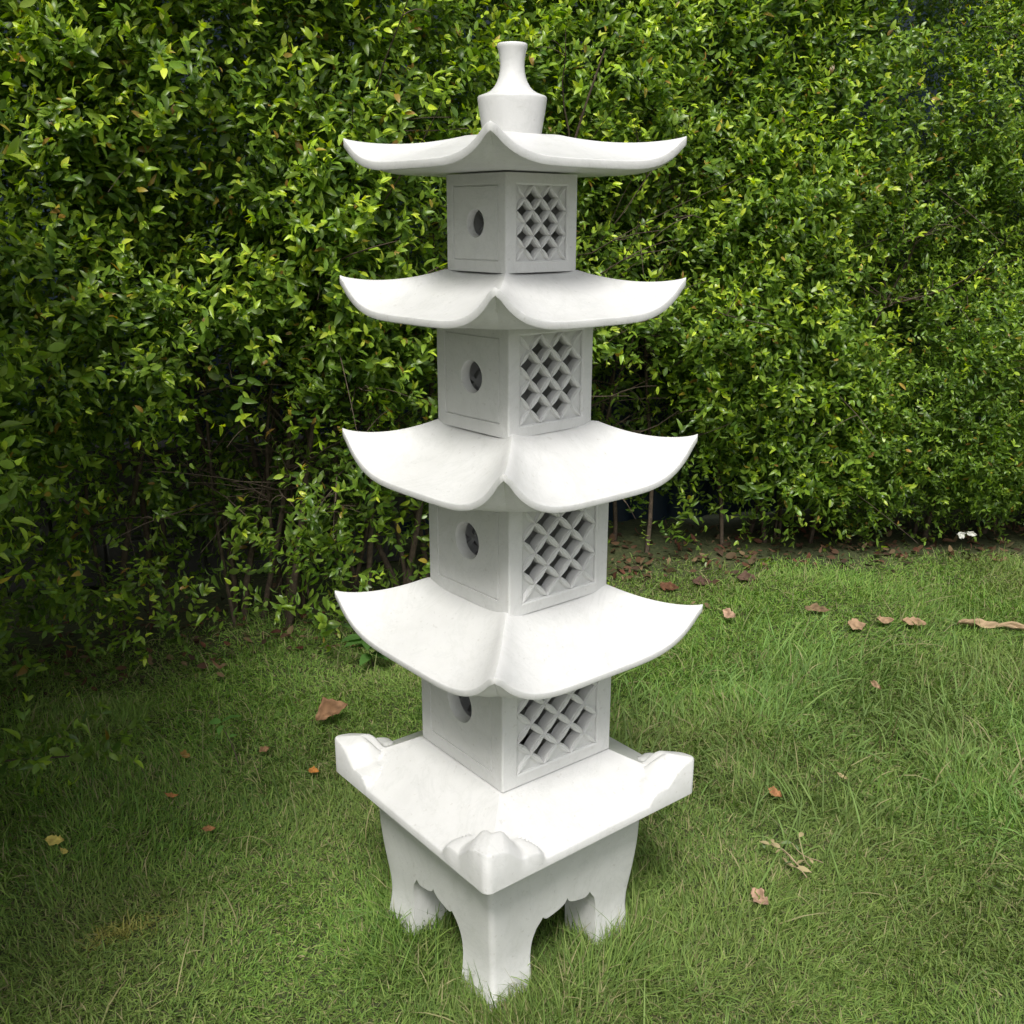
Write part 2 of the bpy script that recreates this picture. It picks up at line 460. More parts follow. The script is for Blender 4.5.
# ------------------------------------------------------------------ grass
def blades(n, region, lmul, wmul, dens, palette, straw=.08, flat=1.0, seed=1):
    r = np.random.default_rng(seed)
    x = r.uniform(region[0], region[1], n); y = r.uniform(region[2], region[3], n)
    keep = r.random(n) < dens(x, y, r)
    x, y = x[keep], y[keep]; n = len(x)
    z = gh0(x, y)-.004
    az = r.uniform(0, 2*PI, n)
    comb = vnoise(x*3+7, y*3+3)*2*PI*1.5          # neighbouring blades lie roughly the same way
    az = np.where(r.random(n) < .45, comb+r.normal(0, .7, n), az)
    ln = r.gamma(7, 1/7, n)*lmul(x, y); wd = r.uniform(.75, 1.25, n)*wmul(x, y)
    lean0 = np.clip(r.normal(.62*flat, .38, n), .03, 1.4); bend = np.clip(r.normal(.75*flat, .4, n), 0, 1.6)
    S = 4
    dirx, diry = np.cos(az), np.sin(az); sx, sy = -np.sin(az), np.cos(az)
    tw = r.normal(0, .5, n)
    P = np.zeros((n, S+1, 3)); P[:, 0] = np.stack([x, y, z], -1)
    for i in range(S):
        a = np.clip(lean0+bend*(i/(S-1)), 0, 1.75)
        P[:, i+1] = P[:, i]+np.stack([dirx*np.sin(a), diry*np.sin(a), np.cos(a)], -1)*(ln/S)[:, None]
    P[:, :, 2] = np.maximum(P[:, :, 2], (gh0(P[:, :, 0], P[:, :, 1])+.002))
    wprof = [.75, 1, .85, .5]
    V = np.zeros((n, 2*S+1, 3))
    ct, stw = np.cos(tw), np.sin(tw)
    for i in range(S):
        off = np.stack([sx*ct, sy*ct, stw], -1)*(wd*wprof[i]*.5)[:, None]
        V[:, 2*i] = P[:, i]-off; V[:, 2*i+1] = P[:, i]+off
    V[:, 2*S] = P[:, S]
    b = (np.arange(n)*(2*S+1))[:, None]
    quads = np.concatenate([b+np.array([[2*i, 2*i+1, 2*i+3, 2*i+2]]) for i in range(S-1)])
    tris = b+np.array([[2*S-2, 2*S-1, 2*S]])
    pal = np.array(palette)
    c = pal[r.integers(0, len(pal), n)]
    patch = vnoise(x*1.7+20, y*1.7+9)[:, None]; p2 = vnoise(x*6+2, y*6+31)[:, None]
    c = c*(.72+.5*patch+.12*p2)*r.uniform(.75, 1.3, (n, 1))
    yel = np.clip((vnoise(x*2.3+40, y*2.3+11)-.45)*2.2, 0, 1)[:, None]*.35
    c = c*(1-yel)+yel*np.array([.20, .22, .065])*r.uniform(.7, 1.2, (n, 1))
    st = (r.random(n) < straw*(.4+1.5*vnoise(x*4+50, y*4+3)))[:, None]
    c = np.where(st, np.array([.36, .32, .16])*r.uniform(.6, 1.2, (n, 1)), c)
    # a little dry yellow patch left of the stand
    dry = (np.exp(-(((x+.86)*math.cos(.6)+(y+.02)*math.sin(.6))/.07)**2-((-(x+.86)*math.sin(.6)+(y+.02)*math.cos(.6))/.03)**2) > r.random(n)*.9)[:, None]
    c = np.where(dry, np.array([.42, .40, .10])*r.uniform(.7, 1.1, (n, 1)), c)
    T = np.repeat(c[:, None, :], 2*S+1, 1)
    T[:, :2] *= np.array([1.05, .95, .9])       # paler sheath colour low on the blade
    return V.reshape(-1, 3), quads, tris, T.reshape(-1, 3)
def joinmesh(name, chunks):
    Vs, Qs, Ts, Cs, o = [], [], [], [], 0
    for V, q, t, c in chunks:
        Vs.append(V); Qs.append(q+o); Ts.append(t+o); Cs.append(c); o += len(V)
    return fast_mesh(name, np.concatenate(Vs), [np.concatenate(Qs), np.concatenate(Ts)], np.concatenate(Cs))

GREEN = [(.12, .245, .030), (.155, .285, .036), (.19, .31, .045), (.09, .20, .028), (.23, .325, .068)]
def coarse_mask(x, y):
    m = np.exp(-((x-.95)/.55)**2-((y-.95)/.5)**2)+.8*np.exp(-((x-1.5)/.6)**2-((y-.75)/.45)**2)+.5*np.exp(-((x-.35)/.2)**2-((y+.42)/.15)**2)
    return np.clip(m*(.4+1.2*vnoise(x*5+3, y*5+8)), 0, 1)
def ss(a, b, x): t = np.clip((x-a)/(b-a), 0, 1); return t*t*(3-2*t)
def lawn_edge(x, y):   # lawn thins out under the shrubs
    e = (yf(x)+.17+.3*ss(.0, -.5, x)+.25*(vnoise(x*4+9, y*4+1)-.5)-y)/.35
    return np.clip(e, 0.03, 1)
def d_fine(x, y, r):
    dist = np.hypot(x, y+CAM_D)
    d = np.clip((2.3/np.maximum(dist, 1.2))**1.1, .35, 1)*lawn_edge(x, y)
    vis = np.abs(x) < .62*(y+CAM_D)+.45
    return np.where(vis, d, d*.35)*(.65+.5*vnoise(x*8, y*8+4))
def l_fine(x, y): return (.023+.034*np.exp(-((np.hypot(x, y)-.25)/.09)**2))*(.65+.8*vnoise(x*3.1+1, y*3.1+6))*(1+.35*vnoise(x*9, y*9+2))
def w_fine(x, y): return .0022*(1+.12*np.hypot(x, y+CAM_D))
def d_coarse(x, y, r): return coarse_mask(x, y)*lawn_edge(x, y)
ch = [blades(980000, (-2.4, 2.9, -.7, 2.6), l_fine, w_fine, d_fine, GREEN, .09, 1.0, 11),
      blades(26000, (-.2, 2.4, -.7, 2.2), lambda x, y: .088*(.7+.6*vnoise(x*6, y*6)), lambda x, y: .0042+0*x, d_coarse,
             [(.13, .26, .05), (.16, .30, .06), (.21, .33, .08), (.11, .22, .045)], .06, .95, 12),
      blades(1500, (-2.2, 2.6, -.7, 2.3), lambda x, y: .11+0*x, lambda x, y: .003+0*x, lambda x, y, r: lawn_edge(x, y),
             [(.12, .19, .05), (.2, .22, .09), (.09, .16, .04)], .3, 1.1, 13)]
def ring(x, y, r):
    k = .16
    m = 0
    for a in (Q-.105-3*PI/4, Q-.105-PI/4, Q-.105+PI/4, Q-.105+3*PI/4):
        cx, cy = .2*math.cos(a), .2*math.sin(a)
        q = np.hypot(x-cx, y-cy); m = m+np.exp(-((q-.06)/.035)**2)
    return np.clip(m, 0, 1)
ch.append(blades(30000, (-.36, .36, -.36, .36), lambda x, y: .05+0*x, lambda x, y: .0026+0*x, ring, GREEN, .08, .6, 14))
ch.append(blades(9000, (-.16, .16, -.40, -.22), lambda x, y: .052+0*x, lambda x, y: .0027+0*x, lambda x, y, r: np.exp(-((x-.0)/.07)**2-((y+.30)/.035)**2), GREEN, .10, .6, 15))
outside = lambda x, y, r: np.where((x > -2.4) & (x < 2.9) & (y > -.7), 0, 1)*lawn_edge(x, y)
ch.append(blades(230000, (-4, 4.2, -2.8, 2.6), lambda x, y: .040+0*x, lambda x, y: .0042+0*x, outside, GREEN, .09, 1.0, 16))
g = link('grass', joinmesh('grass', ch), M_GRASS); tag(g, 'short green lawn grass with coarser tufts', 'grass', kind='stuff')

# ------------------------------------------------------------------ leaves and sprays
def leaf_shape(width=.46, fold=.28, curl=.42):
    V = [(0, 0, 0)]
    for x, w in ((.2, .36), (.5, .5), (.8, .33)):
        z = -curl*x*x
        V += [(x, w*width, z+fold*w*width), (x, 0, z), (x, -w*width, z+fold*w*width)]
    V.append((1, 0, -curl))
    F4 = [(1, 2, 5, 4), (2, 3, 6, 5), (4, 5, 8, 7), (5, 6, 9, 8)]; F3 = [(0, 2, 1), (0, 3, 2), (7, 8, 10), (8, 9, 10)]
    return np.array(V), np.array(F4), np.array(F3)
LV, LF4, LF3 = leaf_shape()
def rot_to(d, roll):
    """3x3: x axis -> d, z axis as near 'up' as possible then rolled"""
    d = np.array(d, float); d /= np.linalg.norm(d)
    up = np.array([0, 0, 1.0]) if abs(d[2]) < .95 else np.array([1.0, 0, 0])
    y = np.cross(up, d); y /= np.linalg.norm(y); z = np.cross(d, y)
    c, s = math.cos(roll), math.sin(roll)
    return np.stack([d, c*y+s*z, -s*y+c*z], 1)
def spray_template(r, n=14, length=.19, leaf=.037):
    """an arching shoot along +Z, leaves in two loose ranks, a small pale tuft at the tip; returns leaves and youth"""
    Vs, Y = [], []
    ba, bb = r.uniform(0, 2*PI), r.uniform(.1, .42)
    bx, by = bb*math.cos(ba), bb*math.sin(ba)
    ax = lambda t: np.array([bx*t*t*length, by*t*t*length, t*length*(1-.25*bb*t)])
    tip = int(r.integers(2, 5)); ph = r.uniform(0, 2*PI)
    for i in range(n):
        last = i >= n-tip
        t = 1.0 if last else .08+.88*(i+r.uniform(-.25, .25))/(n-tip)
        a = ph+i*(PI if r.random() < .7 else 2.3)+r.normal(0, .45)
        el = r.uniform(.2, .75) if last else r.uniform(.7, 1.35)-.35*t
        tan = np.array([2*bx*t, 2*by*t, 1.0]); tan /= np.linalg.norm(tan)
        d = np.array([math.cos(a)*math.sin(el), math.sin(a)*math.sin(el), math.cos(el)])+.5*(tan-np.array([0, 0, 1.0]))
        s = leaf*(r.uniform(.5, .95) if last else r.uniform(.7, 1.3)*(1-.2*t))
        M = leaf_dir(d, r.normal(0, .45))
        W = LV*np.array([1, r.uniform(.75, 1.15), r.uniform(.2, 2.0)])*s
        Vs.append(W@M.T+ax(max(t, 0))); Y.append(r.uniform(.65, 1) if last else r.uniform(.1, .75)*t)
    return np.array(Vs), np.array(Y)
def leaf_dir(d, roll):
    # leaf blade faces up the shoot: its z axis towards +Z
    return rot_to(d, roll)
TPL = [spray_template(rng) for _ in range(40)]
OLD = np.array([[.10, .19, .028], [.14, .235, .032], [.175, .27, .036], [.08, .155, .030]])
MID = np.array([[.25, .39, .04], [.31, .44, .045], [.20, .34, .045]])
YNG = np.array([[.60, .72, .06], [.52, .67, .06], [.65, .72, .09], [.44, .62, .06]])
AUT = np.array([[.40, .24, .05], [.52, .40, .06], [.32, .20, .05], [.48, .33, .08]])
def sprays(pos, axis, scale, flush, r, tone=1.0, autumn=.016, leafscale=None):
    n = len(pos); Vs, Cs = [], []
    tid = r.integers(0, len(TPL), n)
    ax = axis/np.linalg.norm(axis, axis=1, keepdims=True)
    ref = np.where(np.abs(ax[:, 2:3]) < .9, np.array([[0, 0, 1.0]]), np.array([[1.0, 0, 0]]))
    u = np.cross(ref, ax); u /= np.linalg.norm(u, axis=1, keepdims=True); v = np.cross(ax, u)
    ro = r.uniform(0, 2*PI, n)[:, None]
    u, v = np.cos(ro)*u+np.sin(ro)*v, -np.sin(ro)*u+np.cos(ro)*v
    R = np.stack([u, v, ax], -1)
    for t in range(len(TPL)):
        k = np.where(tid == t)[0]
        if not len(k): continue
        TV, TY = TPL[t]
        W = np.einsum('nij,lvj->nlvi', R[k], TV)*scale[k][:, None, None, None]+pos[k][:, None, None, :]
        m, l = len(k), len(TY)
        old = OLD[r.integers(0, len(OLD), (m, l))]; mid = MID[r.integers(0, len(MID), (m, l))]; yng = YNG[r.integers(0, len(YNG), (m, l))]
        y = np.clip(TY[None]*flush[k][:, None]+r.normal(0, .08, (m, l)), 0, 1)[..., None]
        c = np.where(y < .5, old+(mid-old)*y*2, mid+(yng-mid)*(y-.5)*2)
        au = (r.random((m, l)) < autumn)[..., None]
        c = np.where(au, AUT[r.integers(0, len(AUT), (m, l))], c)
        c = c*r.uniform(.75, 1.3, (m, l, 1))*tone
        Vs.append(W.reshape(-1, 11, 3)); Cs.append(np.repeat(c.reshape(-1, 1, 3), 11, 1))
    V = np.concatenate(Vs); Cc = np.concatenate(Cs); n = len(V)
    b = (np.arange(n)*11)[:, None, None]
    return V.reshape(-1, 3), (b+LF4[None]).reshape(-1, 4), (b+LF3[None]).reshape(-1, 3), Cc.reshape(-1, 3)

def tube(P, r0, r1, N=5):
    P = np.array(P, float); n = len(P); V = []; F = []
    for i in range(n):
        d = P[min(i+1, n-1)]-P[max(i-1, 0)]; d /= np.linalg.norm(d)+1e-9
        up = np.array([0, 0, 1.0]) if abs(d[2]) < .9 else np.array([1.0, 0, 0])
        a = np.cross(d, up); a /= np.linalg.norm(a); b = np.cross(d, a)
        r = r0+(r1-r0)*i/(n-1)
        for j in range(N):
            t = 2*PI*j/N; V.append(P[i]+r*(a*math.cos(t)+b*math.sin(t)))
    for i in range(n-1):
        for j in range(N):
            F.append((i*N+j, i*N+(j+1) % N, (i+1)*N+(j+1) % N, (i+1)*N+j))
    return np.array(V), np.array(F)
def tubes_mesh(name, items):
    Vs, Fs, o = [], [], 0
    for P, a, b in items:
        V, F = tube(P, a, b); Vs.append(V); Fs.append(F+o); o += len(V)
    return fast_mesh(name, np.concatenate(Vs), [np.concatenate(Fs)])

def ss(a, b, x): t = np.clip((x-a)/(b-a), 0, 1); return t*t*(3-2*t)
def canopy_density(x, z):
    """how leafy the hedge is at (x along the lawn, z up), before random gaps"""
    wob = .12*(vnoise(x*3+5, z*3+2)-.5)+.16*(vnoise(x*1.3+15, z*0+2)-.5)
    low = np.interp(x, [-4, -1.7, -1.45, -1.25, -.9, -.5, -.2, .1, .5, .70, .86, 1.0, 1.5, 1.62, 2.4, 4], [.55, .58, .68, .84, .90, .84, .95, 1.0, .98, .88, .40, .26, .22, .08, .04, .04])
    d = ss(-.05, .1, z-low-wob)
    # leafy skirts low down
    d = np.maximum(d, .5*np.exp(-((x+1.5)/.24)**2-((z-.22)/.16)**2))
    d = np.maximum(d, .40*np.exp(-((x+1.50)/.22)**2-((z-.70)/.10)**2))
    d = np.maximum(d, .28*np.exp(-((x+.66)/.20)**2-((z-.30)/.17)**2))
    d = np.maximum(d, .22*np.exp(-((x+.55)/.25)**2-((z-.62)/.2)**2))
    d = np.maximum(d, .08*np.exp(-((x-.5)/.3)**2-((z-.55)/.1)**2))
    d = np.maximum(d, .035*ss(1.0, .4, z)*ss(.02, .15, z))
    return d
def shrub(name, label, x0, x1, seed, nspray, group, flushmul=1.0, small=1.0, nstem=9):
    r = np.random.default_rng(seed)
    xc = (x0+x1)/2; yc = float(yf(xc))+.3
    root = empty(name, (xc, yc, 0), label, 'shrub', group)
    o = np.array([xc, yc, 0])
    n = nspray
    ov = .12
    x = r.uniform(x0-ov, x1+ov, n); z = 2.75*r.random(n)**.95+.03
    # neighbouring crowns mesh along a wavy line
    edge = lambda xe, sgn: ss(-ov, ov, sgn*(x-xe)+.14*(vnoise(x*0+xe*5+3, z*2.2)-.5)+r.uniform(-.04, .04, n))
    keep = r.random(n) < canopy_density(x, z)*edge(x0, 1)*edge(x1, -1)
    x, z = x[keep], z[keep]; n = len(x)
    dep = r.random(n)**1.25*.52
    bulge = .42*(vnoise(x*1.9+3, z*2.1+8, 3.3)-.5)+.16*(vnoise(x*5+13, z*5+1, 7.7)-.5)
    y = yf(x)+.02-.17*ss(.1, -.5, x)*ss(.55, 1.0, z)+bulge+dep+.05*np.clip(z-1.6, 0, 2)+.10*ss(1.0, .2, z)-.22*ss(.75, .35, z)*ss(-.35, -.6, x)
    # random gaps through the leaf wall
    gap = vnoise(x*6.5+1, z*6.5+2, y*5)*.65+vnoise(x*15+4, z*15, y*9)*.35
    keep = gap > .36-.25*(z < .9)
    x, y, z, dep = x[keep], y[keep], z[keep], dep[keep]
    # sparse dark old leaves added before the boundary wall to deepen the hollow's shade
    m = int(nspray*.06); xi = r.uniform(x0-.05, x1+.05, m); zi = r.uniform(.25, 1.5, m)
    x = np.concatenate([x, xi]); z = np.concatenate([z, zi]); dep = np.concatenate([dep, np.full(m, .9)]); y = np.concatenate([y, yf(xi)+r.uniform(.42, .72, m)])
    n = len(x)
    ax = np.stack([r.normal(.0, .55, n), -.42+r.normal(0, .4, n)-.1*(dep < .15), .80+r.normal(0, .38, n)], -1)
    droop = (r.random(n) < .25*ss(1.3, .8, z))
    ax[droop, 2] *= -.6
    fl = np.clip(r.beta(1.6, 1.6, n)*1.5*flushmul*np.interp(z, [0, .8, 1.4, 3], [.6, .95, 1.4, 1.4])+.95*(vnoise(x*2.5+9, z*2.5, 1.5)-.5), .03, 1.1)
    fl = np.where(dep > .8, .03, fl)  # deepest leaves get the darkest tint, standing in for shade
    sc = r.uniform(.72, 1.2, n)*small
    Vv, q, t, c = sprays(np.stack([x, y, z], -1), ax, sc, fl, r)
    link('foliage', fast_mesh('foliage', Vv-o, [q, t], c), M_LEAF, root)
    items = []
    for i in range(nstem):
        bx = r.uniform(x0+.05, x1-.05); by = float(yf(bx))+r.uniform(.36, .62)
        H = r.uniform(1.3, 2.3); P = []
        lx, ly = r.normal(0, .28), r.normal(-.12, .15)
        k1, k2 = r.uniform(0, 6, 2)
        for j in range(12):
            t_ = j/11
            P.append((bx+lx*t_**1.3+.03*math.sin(k1+t_*7), by+ly*t_**1.6+.025*math.sin(k2+t_*6), -.03+H*t_))
        items.append((np.array(P)-o, r.uniform(.007, .016), .0035))
        for _ in range(7):
            j = int(r.integers(3, 11)); s0 = np.array(P[j]); L = r.uniform(.2, .6)
            dv = np.array([r.normal(0, .7), r.normal(-.35, .4), r.uniform(.0, .9)]); dv /= np.linalg.norm(dv)
            sg = r.normal(0, .12, 3)
            Pb = [s0+dv*L*t_+sg*t_*t_+np.array([.012*math.sin(9*t_+k1), 0, .01*math.sin(7*t_+k2)]) for t_ in np.linspace(0, 1, 7)]
            items.append((np.array(Pb)-o, .0045, .0014))
            for _ in range(2):
                q_ = Pb[int(r.integers(2, 6))]; d2 = dv+r.normal(0, .6, 3); L2 = r.uniform(.08, .25)
                items.append((np.array([q_+d2*L2*t_-np.array([0, 0, .05])*t_*t_ for t_ in np.linspace(0, 1, 5)])-o, .002, .0008))
    link('stems', tubes_mesh('stems', items), M_BARK, root)
    return root
GRP = 'shrubs along the back of the lawn'
shrub('shrub', 'dense shrub at the left edge with leafy skirt near the ground', -2.7, -1.22, 21, 11500, GRP, 1.0, 1.0, 8)
shrub('shrub', 'leafy shrub left of the pagoda overhanging a dark hollow of bare stems', -1.22, -.28, 22, 10000, GRP, 1.05, 1.05, 24)
shrub('shrub', 'tall shrub directly behind the pagoda with dark gap beneath', -.28, .72, 23, 9500, GRP, .95, 1.0, 11)
shrub('shrub', 'bright yellow-green shrub just right of the pagoda', .72, 1.58, 24, 9500, GRP, 1.05, 1.0, 8)
shrub('shrub', 'dull olive shrub filling the right edge down to the lawn', 1.58, 3.2, 25, 17000, GRP, .75, .72, 8)

def shade_shrub():  # low branch shows in view; unseen crown added and shaped to shade the lawn
    r = np.random.default_rng(31)
    xc, yc = -1.95, .22
    root = empty('shrub', (xc, yc, 0), 'shrub beyond the left edge, unseen bulk added to shade the lawn, lowest twigs reaching in', 'shrub', GRP)
    o = np.array([xc, yc, 0]); n = 15000
    u = r.normal(0, 1, (n, 3)); u /= np.linalg.norm(u, axis=1, keepdims=True)
    rad = r.random(n)**.4*(.75+.5*vnoise(u[:, 0]*2+5, u[:, 1]*2+7, u[:, 2]*2+4))
    P = u*rad[:, None]*np.array([.95, 1.7, 1.25])+np.array([xc, yc-.95, 1.6])
    k = (P[:, 0] < -.535*(P[:, 1]+CAM_D)-.04) & (P[:, 0] < -.72)
    P, u = P[k], u[k]
    # the low branch that reaches into the picture
    m = 20; t = r.uniform(.45, 1, m)
    B0, B1 = np.array([-1.75, .32, .12]), np.array([-1.13, .43, .17])
    Pb = B0+(B1-B0)*t[:, None]+r.normal(0, .035, (m, 3)); ub = np.tile(np.array([.8, -.1, .25]), (m, 1))+r.normal(0, .35, (m, 3))
    A = np.concatenate([u*np.array([.8, .8, .5])+np.array([0, 0, .6])+r.normal(0, .3, u.shape), ub]); P = np.concatenate([P, Pb])
    V, q, t_, c = sprays(P, A, r.uniform(.75, 1.2, len(P)), np.clip(r.beta(1.5, 2, len(P)), .05, 1), r)
    link('foliage', fast_mesh('foliage', V-o, [q, t_], c), M_LEAF, root)
    items = [(np.array([B0, (B0+B1)/2+np.array([0, 0, .03]), B1])-o, .006, .002)]
    for i in range(9):
        a = r.uniform(0, 2*PI); h = r.uniform(1.4, 2.6)
        items.append((np.array([(math.cos(a)*.3*t*t*1.1+.05*math.cos(a), math.sin(a)*.4*t*t+.05*math.sin(a), h*t-.03) for t in np.linspace(0, 1, 8)]), .012, .003))
    items.append((np.array([(0, 0, 0), (.05, .05, .08), B0-o]), .008, .006))
    link('stems', tubes_mesh('stems', items), M_BARK, root)
shade_shrub()

# ------------------------------------------------------------------ behind the shrubs
fd = Vector((HX[-1]-HX[0], HY[-1]-HY[0]-.0, 0)).normalized(); ang = math.atan2(fd.y, fd.x)
def back_line(s, off): # point on the line of the boundary
    p = Vector((0, 2.35+off, 0))+fd*s; return p
def box(bm, c, sx, sy, sz, bev=.0):
    m = bmesh.ops.create_cube(bm, size=1)['verts']
    for v in m: v.co = Vector((v.co.x*sx+c[0], v.co.y*sy+c[1], v.co.z*sz+c[2]))
wall = empty('block_wall', back_line(0, .32), 'low grey concrete block wall behind the shrub stems', 'wall'); wall.rotation_euler = (0, 0, ang)
bm = bmesh.new()
for row in range(3):
    for i in range(-11, -1):
        box(bm, (i*.4+(.2 if row % 2 else 0), 0, .10+row*.2-.0), .392, .14, .192)
bmesh.ops.bevel(bm, geom=list(bm.edges), offset=.006, segments=1, affect='EDGES')
from_bm('blocks', bm, M_CONC, wall, merge=0)
bm = bmesh.new(); box(bm, (-2.5, .004, .3), 3.9, .12, .59); from_bm('mortar', bm, M_CONC, wall)
fen = empty('sheet_fence', back_line(0, .6), 'dark blue ribbed sheet fence behind the hedge', 'fence'); fen.rotation_euler = (0, 0, ang)
bm = bmesh.new(); N = 460
prf = [(-4.8+9.6*i/N, .018*math.tanh(3*math.sin(i*2*PI/10))) for i in range(N+1)]
L = [[(x, y, z) for x, y in prf] for z in (.0, 2.6)]
L += [[(x, y+.004, z) for x, y in prf] for z in (2.6, 0)]
skin_loops(bm, L, False); from_bm('sheet', bm, M_BLUE, fen, sharp=50)
for x in (-3.6, -1.8, 0, 1.8, 3.6):
    bm = bmesh.new(); box(bm, (x, .06, 1.3), .05, .05, 2.6); bmesh.ops.bevel(bm, geom=list(bm.edges), offset=.004, segments=1, affect='EDGES'); from_bm('post', bm, M_STEEL, fen)

# ------------------------------------------------------------------ leaf litter, fallen leaves, small plants
def litter():
    r = np.random.default_rng(5); n = 2100
    x = r.uniform(-2.6, 3.0, n); y = yf(x)+r.normal(.22, .28, n)
    k = (y > yf(x)-.45) & ((y > yf(x)-.02) | (r.random(n) < .06)); x, y = x[k], y[k]; n = len(x)
    z = gh0(x, y)+r.uniform(.004, .03, n)
    Vs, Cs = [], []
    base = np.array([[.10, .055, .032], [.13, .075, .04], [.06, .038, .024], [.16, .11, .06], [.12, .05, .03]])
    for i in range(n):
        a = r.uniform(0, 2*PI); el = r.normal(0, .3)
        M = rot_to((math.cos(a)*math.cos(el), math.sin(a)*math.cos(el), math.sin(el)), r.normal(0, .5))
        Vs.append((LV*np.array([1, r.uniform(.8, 1.4), r.uniform(-1.5, 2)])*r.uniform(.018, .055)*np.where(x[i] < -.2, .75, 1.0))@M.T+np.array([x[i], y[i], z[i]]))
        Cs.append(np.repeat((base[r.integers(0, 5)]*r.uniform(.6, 1.3))[None], 11, 0))
    V = np.array(Vs); b = (np.arange(n)*11)[:, None, None]
    o = link('leaf_litter', fast_mesh('leaf_litter', V.reshape(-1, 3), [(b+LF4[None]).reshape(-1, 4), (b+LF3[None]).reshape(-1, 3)], np.array(Cs).reshape(-1, 3)), M_DRY)
    tag(o, 'brown dead leaves scattered under the shrubs', 'leaf litter', kind='stuff')
litter()

def dead_leaf(label, x, y, az, length, width, col, z=.03, tilt=.1, roll=.2, curl=.3, fold=.5, name='fallen_leaf', cat='leaf', group='fallen leaves on the lawn', wav=.035):
    """a real curled leaf: grid blade with midrib, thin but solid"""
    r = np.random.default_rng(int(abs(x*1000)+abs(y*777)))
    nu, nv = 18, 8; bm = bmesh.new(); rows = []
    k1, k2, k3 = r.uniform(0, 6.28, 3); bend = r.normal(0, .25); skew = r.normal(0, .35); asym = r.uniform(.75, 1.3); fold *= r.uniform(.6, 1.8); curl *= r.uniform(.4, 2.2)
    for i in range(nu+1):
        t = i/nu; w = width*(math.sin(PI*min(t*.98+.01, 1))**.8)*(1-.25*t)
        row = []
        for j in range(-nv//2, nv//2+1):
            s = j/(nv/2)
            we = w*(asym if s > 0 else 1/asym)*(1+.14*math.sin(t*13+k1+(2 if s > 0 else 0))+.10*math.sin(t*29+k2))
            if s > .5 and .55 < t < .70 and k3 > 3: we *= .72
            zz = curl*length*(t-.5)**2+fold*(abs(s)**1.5)*we*.5*(1 if s > 0 else .5)+wav*length*(math.sin(t*9+s*3+k1)+.6*math.sin(t*17-s*5+k2))+skew*s*we*.5*(t-.3)
            row.append(bm.verts.new((t*length-length/2, s*we*.5+bend*length*(t-.5)**2, zz)))
        rows.append(row)
    for a, b in zip(rows[:-1], rows[1:]):
        for j in range(len(a)-1): bm.faces.new((a[j], a[j+1], b[j+1], b[j]))
    me = bpy.data.meshes.new(name)
    bmesh.ops.remove_doubles(bm, verts=bm.verts, dist=1e-6)
    p0 = (-length/2, bend*length*.25, curl*length*.25)
    st = [[bm.verts.new((p0[0]-length*.28*q+.002, p0[1]+d+.1*length*q*q, p0[2]+.03*length*q)) for d in (-.0009, .0009)] for q in (0, .5, 1)]
    for a, b in zip(st[:-1], st[1:]): bm.faces.new((a[0], a[1], b[1], b[0]))
    bmesh.ops.solidify(bm, geom=list(bm.faces), thickness=.0006)
    bm.to_mesh(me); bm.free(); me.shade_smooth()
    a = me.attributes.new('tint', 'FLOAT_COLOR', 'POINT')
    for k, v in enumerate(me.vertices):
        f = .8+.35*mnoise.noise(v.co*60)+(-.12 if abs(v.co.y) < width*.05 else 0)
        a.data[k].color = (col[0]*f, col[1]*f, col[2]*f, 1)
    o = link(name, me, M_DRY); o.location = (x, y, float(gh0(np.array(x), np.array(y)))+z); o.rotation_euler = (roll, tilt, az)
    return tag(o, label, cat, group)
def px(u, v, z=0.0):
    """ground point seen at a place in the photo"""
    X, Y = (u-512)/FOC, (v-512)/FOC
    fy, fz = math.cos(PITCH)-Y*math.sin(PITCH), -math.sin(PITCH)-Y*math.cos(PITCH)
    t = (CAM_H-z)/-fz
    return X*t, -CAM_D+fy*t
TAN, BRN, YEL, PNK, ORG = (.42, .28, .17), (.30, .17, .09), (.72, .60, .16), (.55, .36, .25), (.55, .24, .06)
